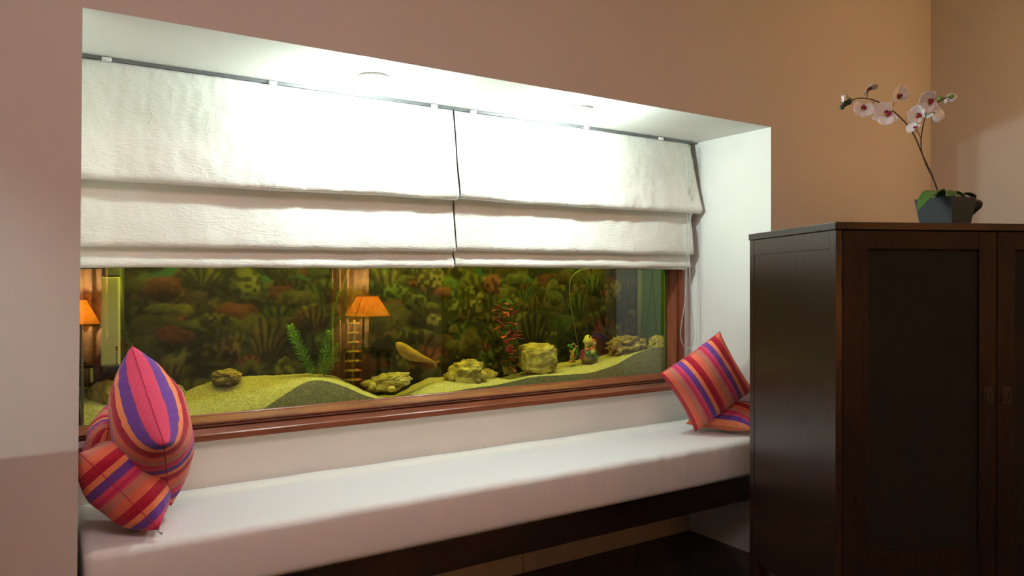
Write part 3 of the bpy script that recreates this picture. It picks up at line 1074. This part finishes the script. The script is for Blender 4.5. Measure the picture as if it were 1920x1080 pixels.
# ------------------------------------------------------------------ downlights in the niche ceiling
M_lampglow = emis('downlight_glow', (.97, 1.0, .95), 60)
for i, (x, y, lab) in enumerate([(.80, .172, 'left recessed downlight glowing in the niche ceiling'), (1.60, .160, 'right recessed downlight glowing in the niche ceiling')]):
    dl = thing('downlight', lab, 'downlight', (x, y, T - .0005), group='niche downlights')
    MB().lathe([(.030, -.001), (.044, -.001), (.046, -.004), (.043, -.008), (.033, -.010), (.030, -.006)], 32).build('ring', M_plastic, dl, True)
    MB().lathe([(.0295, -.001), (.0295, -.010), (.024, -.017), (.013, -.021), (0, -.022)], 24).build('bulb', M_lampglow, dl, True)
    light('downlight_light', 'POINT', (0, 0, -.046), NICHE_W, (.82, .97, .95), dl, shadow_soft_size=.018)

# ------------------------------------------------------------------ striped cushions


def striped_cushion(label, R, pos, L, H, th, t0, per, axis, seed, group):
    """pillow of L x H in its local x,y plane; stripe value runs along the given local axis"""
    N = 64
    root = thing('striped_cushion', label, 'cushion', (0, 0, 0), 0, group)
    M4 = Matrix.Translation(Vector(pos)) @ Matrix(R).to_4x4()
    root.matrix_world = M4
    vs, fs, st = [], [], []

    def pt(i, j, side):
        u, v = -1 + 2 * i / N, -1 + 2 * j / N
        e = (1 - abs(u) ** 2.6) * (1 - abs(v) ** 2.6)
        z = th / 2 * max(e, 0) ** .48 * (.90 + .10 * (1 - u * u) * (1 - v * v))
        x = u * L / 2 * (1 - .075 * (1 - v * v) * abs(u))
        y = v * H / 2 * (1 - .075 * (1 - u * u) * abs(v))
        k = max(e, 0) ** .5
        edge = (1 - k)
        wr = .006 * noise.noise(Vector((u * 2.2 + seed, v * 2.2, side))) * k + .004 * k * edge * 2.2 * noise.noise(Vector((u * 9, v * 9, seed + side)))
        z = z * 1.0 + wr
        return (x, y, side * max(z, 0 if e > 0 else 0))
    index = {}
    for side in (1, -1):
        for j in range(N + 1):
            for i in range(N + 1):
                bnd = i in (0, N) or j in (0, N)
                if side == -1 and bnd:
                    index[(side, i, j)] = index[(1, i, j)]
                    continue
                index[(side, i, j)] = len(vs)
                vs.append(pt(i, j, side))
                st.append(t0 + per * ((i / N) if axis == 0 else (1 - j / N)))
        for j in range(N):
            for i in range(N):
                q = [index[(side, i, j)], index[(side, i + 1, j)], index[(side, i + 1, j + 1)], index[(side, i, j + 1)]]
                fs.append(tuple(q if side == 1 else q[::-1]))
    me = new_mesh('cover', vs, fs, True)
    me.materials.append(M_stripe)
    at_ = me.attributes.new('stripe', 'FLOAT', 'POINT')
    at_.data.foreach_set('value', st)
    link('cover', me, root)
    # piped seam around the edge
    loop = [(i, 0) for i in range(N)] + [(N, j) for j in range(N)] + [(N - i, N) for i in range(N)] + [(0, N - j) for j in range(N)]
    pts = [Vector(vs[index[(1, i, j)]]) for i, j in loop]
    mb = MB()
    n, m = len(pts), 6
    vv, ff = [], []
    for q, p in enumerate(pts):
        t = (pts[(q + 1) % n] - pts[q - 1]).normalized()
        a = Vector((0, 0, 1))
        b = t.cross(a)
        for k in range(m):
            w = 2 * math.pi * k / m
            vv.append(p + (a * math.cos(w) + b * math.sin(w)) * .0010)
    for q in range(n):
        for k in range(m):
            ff.append((q * m + k, q * m + (k + 1) % m, ((q + 1) % n) * m + (k + 1) % m, ((q + 1) % n) * m + k))
    mb.add(vv, ff).build('seam', M_pipe, root, True)
    return root


def frame_from(ex, ey):
    ex = Vector(ex).normalized()
    ey = Vector(ey)
    ey = (ey - ex * ex.dot(ey)).normalized()
    ez = ex.cross(ey)
    return ((ex.x, ey.x, ez.x), (ex.y, ey.y, ez.y), (ex.z, ey.z, ez.z))


GL, GR_ = 'striped cushions at the left end of the seat', 'striped cushions at the right end of the seat'
RA = ((.1541, -.1418, -.9778), (-.6930, -.7209, -.0046), (-.7043, .6783, -.2094))
ca_ = striped_cushion('plump striped cushion standing on edge against the aquarium frame', RA, (.172, .165, .772), .315, .315, .190, .462, 2.43, 1, 1.0, GL)
RB = frame_from((-.155, .05, .185), (.2, .95, -.09))
tipB = Vector((.160, .002, .546))
exB = Vector((-.155, .05, .185)).normalized()
eyB = Vector((RB[0][1], RB[1][1], RB[2][1]))
cB = tipB + exB * .135 + eyB * .11 + Vector((.010, 0, 0))
cb_ = striped_cushion('striped cushion slumped at the very left front of the seat with its corner forward', RB, cB, .265, .22, .160, .35, 2.0, 0, 2.0, GL)
RC = frame_from((.10, .95, .25), (.12, -.25, .95))
striped_cushion('striped cushion half hidden at the left wall edge behind the slumped one', RC, (.072, .335, .695), .19, .20, .10, .75, 2.0, 0, 3.0, GL)
RD_ = ((.7477, -.5633, -.3516), (-.3613, .0992, -.9272), (.5572, .8202, -.1294))
striped_cushion('striped cushion tilted on its corner at the right end by the bead chain', RD_, (2.246, .140, .742), .305, .305, .168, -.08, 2.28, 0, 4.0, GR_)
RE = frame_from((.40, -.91, .0), (.75, .33, .57))
striped_cushion('striped cushion wedged low beneath the tilted one, partly behind the cabinet', RE, (2.348, .150, .597), .27, .155, .108, .45, 1.35, 1, 5.0, GR_)
M_zip = mat('zip_metal', (.55, .55, .55), .3, .5, metallic=.9)
MB().tube([(-.128, -.108, .002), (-.137, -.110, .004), (-.146, -.108, .003)], [.0022, .0016, .0030], 8).build('zip_pull', M_zip, cb_, True)

# ------------------------------------------------------------------ cabinet
ang = math.atan2(-.421, .906)
cab = thing('wooden_cabinet', 'dark stained two-door wooden cabinet standing askew before the niche', 'cabinet', (1.815, -.728, 0), ang)
CW, CD, CH, CL = 1.006, .534, 1.322, .185
MB().box(-.004, CW + .004, -.004, CD + .002, CH - .022, CH, bev=.002).build('top', M_dwood_h, cab)
# side: stile-and-panel
for x0, x1, s in ((.0, .020, 1), (CW - .020, CW, -1)):
    sp = MB().box(x0 + (.0015 if s > 0 else 0), x1 - (0 if s > 0 else .0015), .03, CD - .03, CL, CH - .022).build('side_panel', M_dwood_lit, cab)
    MB().box(x0, x1, .0, .032, CL, CH - .0225, bev=.001).build('side_stile', M_dwood_lit, sp)
    MB().box(x0, x1, CD - .032, CD, CL, CH - .0225, bev=.001).build('side_stile', M_dwood_lit, sp)
    MB().box(x0 + .0005, x1 - .0005, .032, CD - .032, CH - .075, CH - .0225, bev=.001).build('side_rail', M_dwood_lit, sp)
MB().box(.02, CW - .02, CD - .014, CD - .002, CL, CH - .022).build('back', M_dwood_lit, cab)
MB().box(.02, CW - .02, .022, CD - .014, CL, CL + .02).build('bottom', M_dwood_lit, cab)
MB().box(.02, CW - .02, .006, .022, CL, CL + .05, bev=.001).build('plinth_rail', M_dwood_h, cab)
for x in (.0, CW - .045):
    for y in (.0, CD - .045):
        MB().box(x, x + .045, y, y + .045, 0, CL, bev=.002).build('leg', M_dwood_lit, cab)


def door(x0, x1, hx, mirror):
    z0, z1 = CL + .052, CH - .024
    lw, rw = (.076, .056) if not mirror else (.056, .076)
    mb = MB()
    mb.box(x0, x0 + lw, -.002, .020, z0, z1, bev=.0015)
    mb.box(x1 - rw, x1, -.002, .020, z0, z1, bev=.0015)
    mb.box(x0 + lw, x1 - rw, -.0015, .020, z1 - .052, z1, bev=.0015)
    mb.box(x0 + lw, x1 - rw, -.0015, .020, z0, z0 + .145, bev=.0015)
    d = mb.build('door', M_dwood_shaded, cab)
    MB().box(x0 + lw - .001, x1 - rw + .001, .006, .014, z0 + .144, z1 - .051).build('inset_panel', M_cane, d)
    # flush pull
    zc = .82
    h = MB().box(hx - .014, hx + .014, -.0045, -.0015, zc - .026, zc + .026, bev=.001)
    h.box(hx - .006, hx + .006, -.0050, -.0044, zc - .016, zc + .014)
    h.tube([(hx - .008, -.0055, zc + .014), (hx - .009, -.009, zc - .004), (hx - .006, -.010, zc - .016), (hx + .006, -.010, zc - .016), (hx + .009, -.009, zc - .004), (hx + .008, -.0055, zc + .014)], .0018, 6)
    o = h.build('flush_pull', M_metal_dark, d)
    return d


door(.021, .502, .474, False)
door(.505, CW - .021, .533, True)

# ------------------------------------------------------------------ orchid
pot_c = at(1772, 418, -.66)
OY = pot_c.y
Z0 = CH + .0005
orchid = thing('potted_orchid', 'white artificial orchid with crimson centres in a slate pot on the cabinet', 'orchid', (pot_c.x, OY, Z0), math.radians(4))
dpt = (pot_c - CAM).dot(FWD)
PU = dpt / F_PX
M_pot = mat('slate_pot', (.024, .031, .033), .5, .3)
M_oleaf = mat('orchid_leaf', (.055, .16, .035), .4, .45, var=.25, vscale=30)
M_ostem = mat('orchid_stem', (.055, .022, .014), .55, .3)
M_petal = mat('white_petal', (.82, .81, .80), .6, .25, var=.04, vscale=40)
M_lip = mat('crimson_lip', (.30, .025, .07), .5, .3)
M_yc = mat('yellow_throat', (.60, .34, .06), .5, .3)
M_bud = mat('dark_green_bud', (.045, .065, .035), .5, .3)
M_budg = mat('light_green_bud', (.22, .36, .12), .5, .3)
a0, a1 = 28 * PU, 36.5 * PU
hp = 63 * PU
vs = []
for (r, z) in ((a0, 0), (a1, hp), (a1 - .006, hp), (a1 - .008, hp - .012)):
    vs += [(-r, -r, z), (r, -r, z), (r, r, z), (-r, r, z)]
fs = [(3, 2, 1, 0)]
for k in range(3):
    fs += [(k * 4 + i, k * 4 + (i + 1) % 4, k * 4 + 4 + (i + 1) % 4, k * 4 + 4 + i) for i in range(4)]
fs.append((12, 13, 14, 15))
pot = MB().add(vs, fs).build('pot', M_pot, orchid)
pot.rotation_euler = (0, 0, math.radians(-8.5))
OW = Matrix.Translation((pot_c.x, OY, Z0)) @ Matrix.Rotation(math.radians(4), 4, 'Z')
OI = OW.inverted()


def op(px, py, dy=0.0):
    """pixel -> point in the orchid's own frame, in the upright plane through the pot facing the view"""
    d = ray(px, py)
    return OI @ (CAM + d * (dpt + dy))


def ochild(mb, name, m, parent=orchid, smooth=True):
    return mb.build(name, m, parent, smooth)


def tapeleaf(pts, widths, name, lift=.25, m=M_oleaf, side=Vector((0, 0, 1))):
    pts = spline(pts, 22)
    vs, fs = [], []
    for i, p in enumerate(pts):
        t = (pts[min(i + 1, 21)] - pts[max(i - 1, 0)]).normalized()
        s = t.cross(side)
        s = s.normalized() if s.length > 1e-4 else Vector((1, 0, 0))
        nrm = s.cross(t)
        f = i / 21
        k = f * (len(widths) - 1)
        a = min(int(k), len(widths) - 2)
        w = widths[a] + (widths[a + 1] - widths[a]) * (k - a)
        for q in (-1, -.5, 0, .5, 1):
            vs.append(p + s * w * q + nrm * lift * w * (q * q))
    for i in range(21):
        for q in range(4):
            a = i * 5 + q
            fs.append((a, a + 5, a + 6, a + 1))
    return solid(ochild(MB().add(vs, fs), name, m), .0016)


vd = OI.to_3x3() @ FWD
tapeleaf([op(1764, 372, .0), op(1754, 358, -.03), op(1738, 370, -.065), op(1721, 394, -.085)], [.012, .026, .029, .022, .001], 'leaf', .2)
tapeleaf([op(1758, 372, .0), op(1770, 359, -.02), op(1784, 363, -.05), op(1789, 370, -.08)], [.012, .020, .020, .014, .001], 'leaf', .2)
tapeleaf([op(1764, 372, .02), op(1790, 361, .03), op(1808, 370, .03), op(1822, 379, .02)], [.008, .014, .014, .010, .001], 'leaf', .2)
tapeleaf([op(1772, 372, .04), op(1806, 364, .06), op(1826, 372, .06), op(1828, 392, .05), op(1820, 406, .045)], [.010, .018, .022, .022, .004], 'leaf', .2, mat('dark_leaf', (.012, .014, .010), .5, .3))

s1 = [op(1763, 375), op(1750, 335), op(1731, 293), op(1712, 250), op(1690, 222), op(1660, 198), op(1632, 186), op(1605, 185), op(1590, 196), op(1580, 202)]
s2 = [op(1764, 375, .006), op(1752, 340, .01), op(1735, 305, .012), op(1727, 275, .012), op(1730, 240, .012), op(1738, 212, .012), op(1752, 195, .012), op(1768, 187, .012), op(1784, 180, .012)]
for s in (s1, s2):
    p = spline(s, 60)
    ochild(MB().tube(p, [.0026 * (1 - .45 * i / 59) for i in range(60)], 8), 'stem', M_ostem)


def petal_mesh(L, wd, cup):
    vs, fs = [], []
    n, m = 7, 6
    for i in range(n + 1):
        t = i / n
        w = wd * (math.sin(math.pi * min(.985, .09 + .86 * t)) ** .7)
        for j in range(m + 1):
            q = -1 + 2 * j / m
            vs.append((L * t, w * q, cup * L * (t * t * .5) + .12 * w * q * q + .04 * L * math.sin(q * 5) * t * t * .5))
    for i in range(n):
        for j in range(m):
            a = i * (m + 1) + j
            fs.append((a, a + m + 1, a + m + 2, a + 1))
    me = new_mesh('petal', vs, fs, True)
    me.materials.append(M_petal)
    return me


pm_big, pm_small = petal_mesh(1.0, .62, .18), petal_mesh(1.0, .36, .15)


def flower(px, py, dy, r_px, yaw, tilt, roll, stem_to=None, open_=1.0):
    r = r_px * PU
    c = op(px, py, dy)
    # local z of the flower faces the viewer (before yaw / tilt)
    zt = -vd.normalized()
    xt = Vector((0, 0, 1)).cross(zt).normalized()
    yt = zt.cross(xt)
    B = Matrix((xt, yt, zt)).transposed().to_4x4()
    Mf = Matrix.Translation(c) @ B @ Matrix.Rotation(math.radians(yaw), 4, 'Y') @ Matrix.Rotation(math.radians(tilt), 4, 'X') @ Matrix.Rotation(math.radians(roll), 4, 'Z')
    core = MB().frombm(ellipsoid((0, 0, r * .06), (r * .13, r * .13, r * .14), 2)).build('flower', M_yc, orchid, True)
    core.matrix_local = Mf
    for k, (a, big, z) in enumerate([(0, 1, .02), (180, 1, .02), (90, 0, -.02), (215, 0, -.03), (325, 0, -.03)]):
        o = link('petal', pm_big if big else pm_small, core)
        s = r * (1.0 if big else .98)
        o.matrix_local = Matrix.Translation((0, 0, z * r)) @ Matrix.Rotation(math.radians(a + (12 if a == 0 else -12 if a == 180 else 0)), 4, 'Z') @ Matrix.Rotation(math.radians(-12 - 40 * (1 - open_)), 4, 'Y') @ Matrix.Scale(s, 4)
        solid(o, .0012 / s)
    lip = MB()
    lip.frombm(ellipsoid((0, -r * .24, r * .16), (r * .17, r * .20, r * .11), 2, .2, 6))
    for s_ in (-1, 1):
        lip.frombm(ellipsoid((s_ * r * .17, -r * .10, r * .22), (r * .09, r * .15, r * .13), 2, .2, 6))
    lip.build('lip', M_lip, core, True)
    if stem_to is not None:
        ochild(MB().tube(spline([op(*stem_to), op(*stem_to).lerp(c, .6) + Vector((0, 0, .004)), c], 8), .0012, 6), 'flower_stalk', M_ostem)


flower(1578, 181, -.01, 11, 70, 30, 80, (1600, 187, 0), .3)
flower(1629, 164, .0, 16, 35, 55, 60, (1625, 186, 0), .8)
flower(1618, 206, -.02, 20, -8, -10, 170, (1640, 190, 0), .85)
flower(1660, 216, -.03, 25, -20, -15, 108, (1668, 202, 0), 1.0)
flower(1684, 177, .01, 20, 22, 12, 12, (1672, 205, 0), .95)
flower(1740, 190, -.015, 22, -15, 25, 105, (1738, 212, .012), .95)
flower(1719, 217, -.015, 19, -30, -5, 70, (1738, 214, .012), .7)
flower(1717, 243, -.02, 17, -65, -35, 150, (1728, 262, .012), .6)
flower(1778, 182, .03, 14, 120, 20, 0, (1768, 187, .012), .6)
flower(1752, 212, .05, 20, 160, 10, 30, (1740, 215, .012), .9)
for (px, py, r_, m) in [(1592, 191, 5.4, M_bud), (1583, 194, 5.0, M_bud), (1579, 201, 4.6, M_bud)]:
    ochild(MB().frombm(ellipsoid(op(px, py), (r_ * PU, r_ * PU, r_ * PU * 1.1), 2)), 'bud', m)
for (px, py, w_, h_) in [(1763, 184, 6, 4.5), (1784, 181, 6.5, 4.5)]:
    o = ochild(MB().frombm(ellipsoid((0, 0, 0), (w_ * PU, h_ * PU, h_ * PU), 2)), 'bud', M_budg)
    o.location = op(px, py, -.004)
    o.rotation_euler = (0, math.radians(-25), -YAW)

# ------------------------------------------------------------------ the rest of the room (seen in the glass, or added to light it)
M_shade = bpy.data.materials.new('orange_lamp_shade')
M_shade.use_nodes = True
nt = M_shade.node_tree
nt.nodes.remove(nt.nodes['Principled BSDF'])
tr = nt.nodes.new('ShaderNodeBsdfTranslucent')
tr.inputs[0].default_value = (.97, .62, .19, 1)
df = nt.nodes.new('ShaderNodeBsdfDiffuse')
df.inputs[0].default_value = (.75, .36, .10, 1)
mx = nt.nodes.new('ShaderNodeMixShader')
mx.inputs[0].default_value = .12
nt.links.new(tr.outputs[0], mx.inputs[1])
nt.links.new(df.outputs[0], mx.inputs[2])
nt.links.new(mx.outputs[0], nt.nodes['Material Output'].inputs[0])
M_curtain = mat('tan_curtain', (.70, .50, .30), .9, .1)
M_side = mat('side_table_wood', (.07, .03, .015), .4, .4)


def side_lamp(x, y, label, tlabel):
    zt = .50
    st = thing('side_table', tlabel, 'table', (x, y, 0), 0, 'side tables behind the camera')
    MB().box(-.20, .20, -.16, .16, zt - .025, zt, bev=.003).build('table_top', M_side, st)
    for sx in (-.18, .145):
        for sy in (-.14, .105):
            MB().box(sx, sx + .035, sy, sy + .035, 0, zt - .025).build('leg', M_side, st)
    lp = thing('table_lamp', label, 'lamp', (x, y, zt), 0, 'table lamps behind the camera')
    MB().box(-.075, .075, -.055, .055, 0, .014, bev=.002).build('foot', M_side, lp)
    for sx in (-.055, .040):
        MB().box(sx, sx + .015, -.010, .010, .014, .335).build('post', M_side, lp)
    MB().box(-.055, .055, -.010, .010, .335, .350).build('crossbar', M_side, lp)
    vs = []
    for (r, z) in ((.185, .325), (.085, .525)):
        vs += [(-r, -r * .8, z), (r, -r * .8, z), (r, r * .8, z), (-r, r * .8, z)]
    sh = MB().add(vs, [(0, 1, 5, 4), (1, 2, 6, 5), (2, 3, 7, 6), (3, 0, 4, 7)]).build('shade', M_shade, lp)
    solid(sh, .002)
    rb = MB()
    for k in range(4):
        rb.tube([vs[k], vs[k + 4]], .003, 6)
        rb.tube([vs[k], vs[(k + 1) % 4]], .003, 6)
        rb.tube([vs[k + 4], vs[4 + (k + 1) % 4]], .003, 6)
    rb.build('shade_frame', M_side, sh)
    MB().lathe([(.012, .350), (.014, .375), (.026, .40), (.030, .425), (.022, .45), (0, .458)], 14).build('bulb', emis('bulb_glow', (1, .72, .36), 30), lp, True)
    light('table_lamp_light', 'POINT', (0, 0, .485), TABLE_LAMP_W, (1.0, .66, .30), lp, shadow_soft_size=.02)


def curtain(x0, x1, y, z1, label):
    vs, fs = [], []
    n, m = 60, 14
    for j in range(m + 1):
        z = .02 + (z1 - .02) * j / m
        for i in range(n + 1):
            u = i / n
            x = x0 + (x1 - x0) * u
            vs.append((x, y + .022 * math.sin(u * 2 * math.pi * (x1 - x0) / .075) + .008 * math.sin(u * 31 + z), z))
    for j in range(m):
        for i in range(n):
            a = j * (n + 1) + i
            fs.append((a, a + 1, a + n + 2, a + n + 1))
    o = MB().add(vs, fs).build('curtain', M_curtain, None, True)
    solid(o, .003)
    return tag(o, label, 'curtain', 'curtains behind the camera')


side_lamp(2.68, -4.0, 'orange-shaded table lamp mirrored in the middle of the aquarium glass', 'small dark table under the lamp mirrored in mid glass')
side_lamp(.165, -4.0, 'orange-shaded table lamp mirrored at the left end of the aquarium glass', 'small dark table under the lamp mirrored at the left end')
curtain(2.36, 2.77, -4.20, 2.2, 'tan curtain lit by the lamp mirrored in mid glass')
curtain(-.40, .42, -4.20, 2.2, 'tan curtain lit by the lamp mirrored at the left end')

# unseen blocker added to throw the wall's shadow line; added ceiling spot above
bk = thing('added_shadow_blocker', 'added unseen bookcase-shaped light blocker, out of frame on the left', 'bookcase', (-.58, -.725, 0))
BH = 1.262
MB().box(-.44, .42, -.075, .075, BH - .025, BH, bev=.002).build('top', M_side, bk)
for x in (-.44, .395):
    MB().box(x, x + .025, -.075, .075, 0, BH - .025).build('side', M_side, bk)
MB().box(-.415, .395, -.075, -.065, .06, BH - .025).build('back', M_side, bk)
for z in (.06, .45, .84):
    MB().box(-.415, .395, -.065, .075, z, z + .022).build('shelf', M_side, bk)
spt = thing('added_ceiling_spot', 'added unseen white ceiling spot aimed at the wall left of the niche', 'spotlight', (-.9, -2.6, ZC))
sdir = (Vector((-.30, 0, .93)) - Vector((-.9, -2.6, 2.75))).normalized()
sq = sdir.to_track_quat('-Z', 'Y').to_matrix().to_4x4()
MB().lathe([(.04, -.001), (.04, -.02), (.01, -.03), (.01, -.09)], 20).build('mount', M_plastic, spt, True)
hd = MB().lathe([(.034, -.01), (.036, .0), (.034, .08), (.015, .10), (0, .10)], 24, Matrix.Translation((0, 0, -.15)) @ sq).build('head', M_plastic, spt, True)
light('added_spot_light', 'SPOT', Vector((0, 0, -.15)) + sdir * .03, SPOT_W, (.80, 1.0, .98), spt, spot_size=math.radians(19), spot_blend=1.0, shadow_soft_size=.012).rotation_euler = sdir.to_track_quat('-Z', 'Y').to_euler()

# unseen wall lamp, added to warm the wall beside the corner
added_sconce = thing('added_wall_lamp', 'added unseen warm lamp on the right wall beyond the cabinet', 'lamp', (XR, -1.15, 2.0))
MB().box(-.02, -.001, -.05, .05, -.09, .09, bev=.003).build('back_plate', M_metal_dark, added_sconce)
MB().tube([(-.02, 0, 0), (-.10, 0, 0)], .008, 8).build('arm', M_metal_dark, added_sconce, True)
MB().lathe([(.010, -.03), (.022, .0), (.026, .025), (.016, .05), (0, .055)], 16, T4((-.11, 0, .02))).build('bulb', emis('added_warm_glow', (1, .68, .32), 25), added_sconce, True)
light('added_warm_light', 'POINT', (-.26, 0, .04), WARM_FILL_W, (1.0, .56, .20), added_sconce, shadow_soft_size=.05)
# unseen ceiling panel, added as the room's soft fill light
cpn = thing('added_ceiling_panel', 'added unseen square fill panel in the room ceiling', 'fill light', (.1, -2.2, ZC))
MB().box(-.64, .64, -.64, .64, -.03, -.0005, bev=.004).build('casing', M_plastic, cpn)
MB().box(-.60, .60, -.60, .60, -.036, -.030).build('diffuser', emis('added_fill_glow', (1, .73, .70), 1.0), cpn)
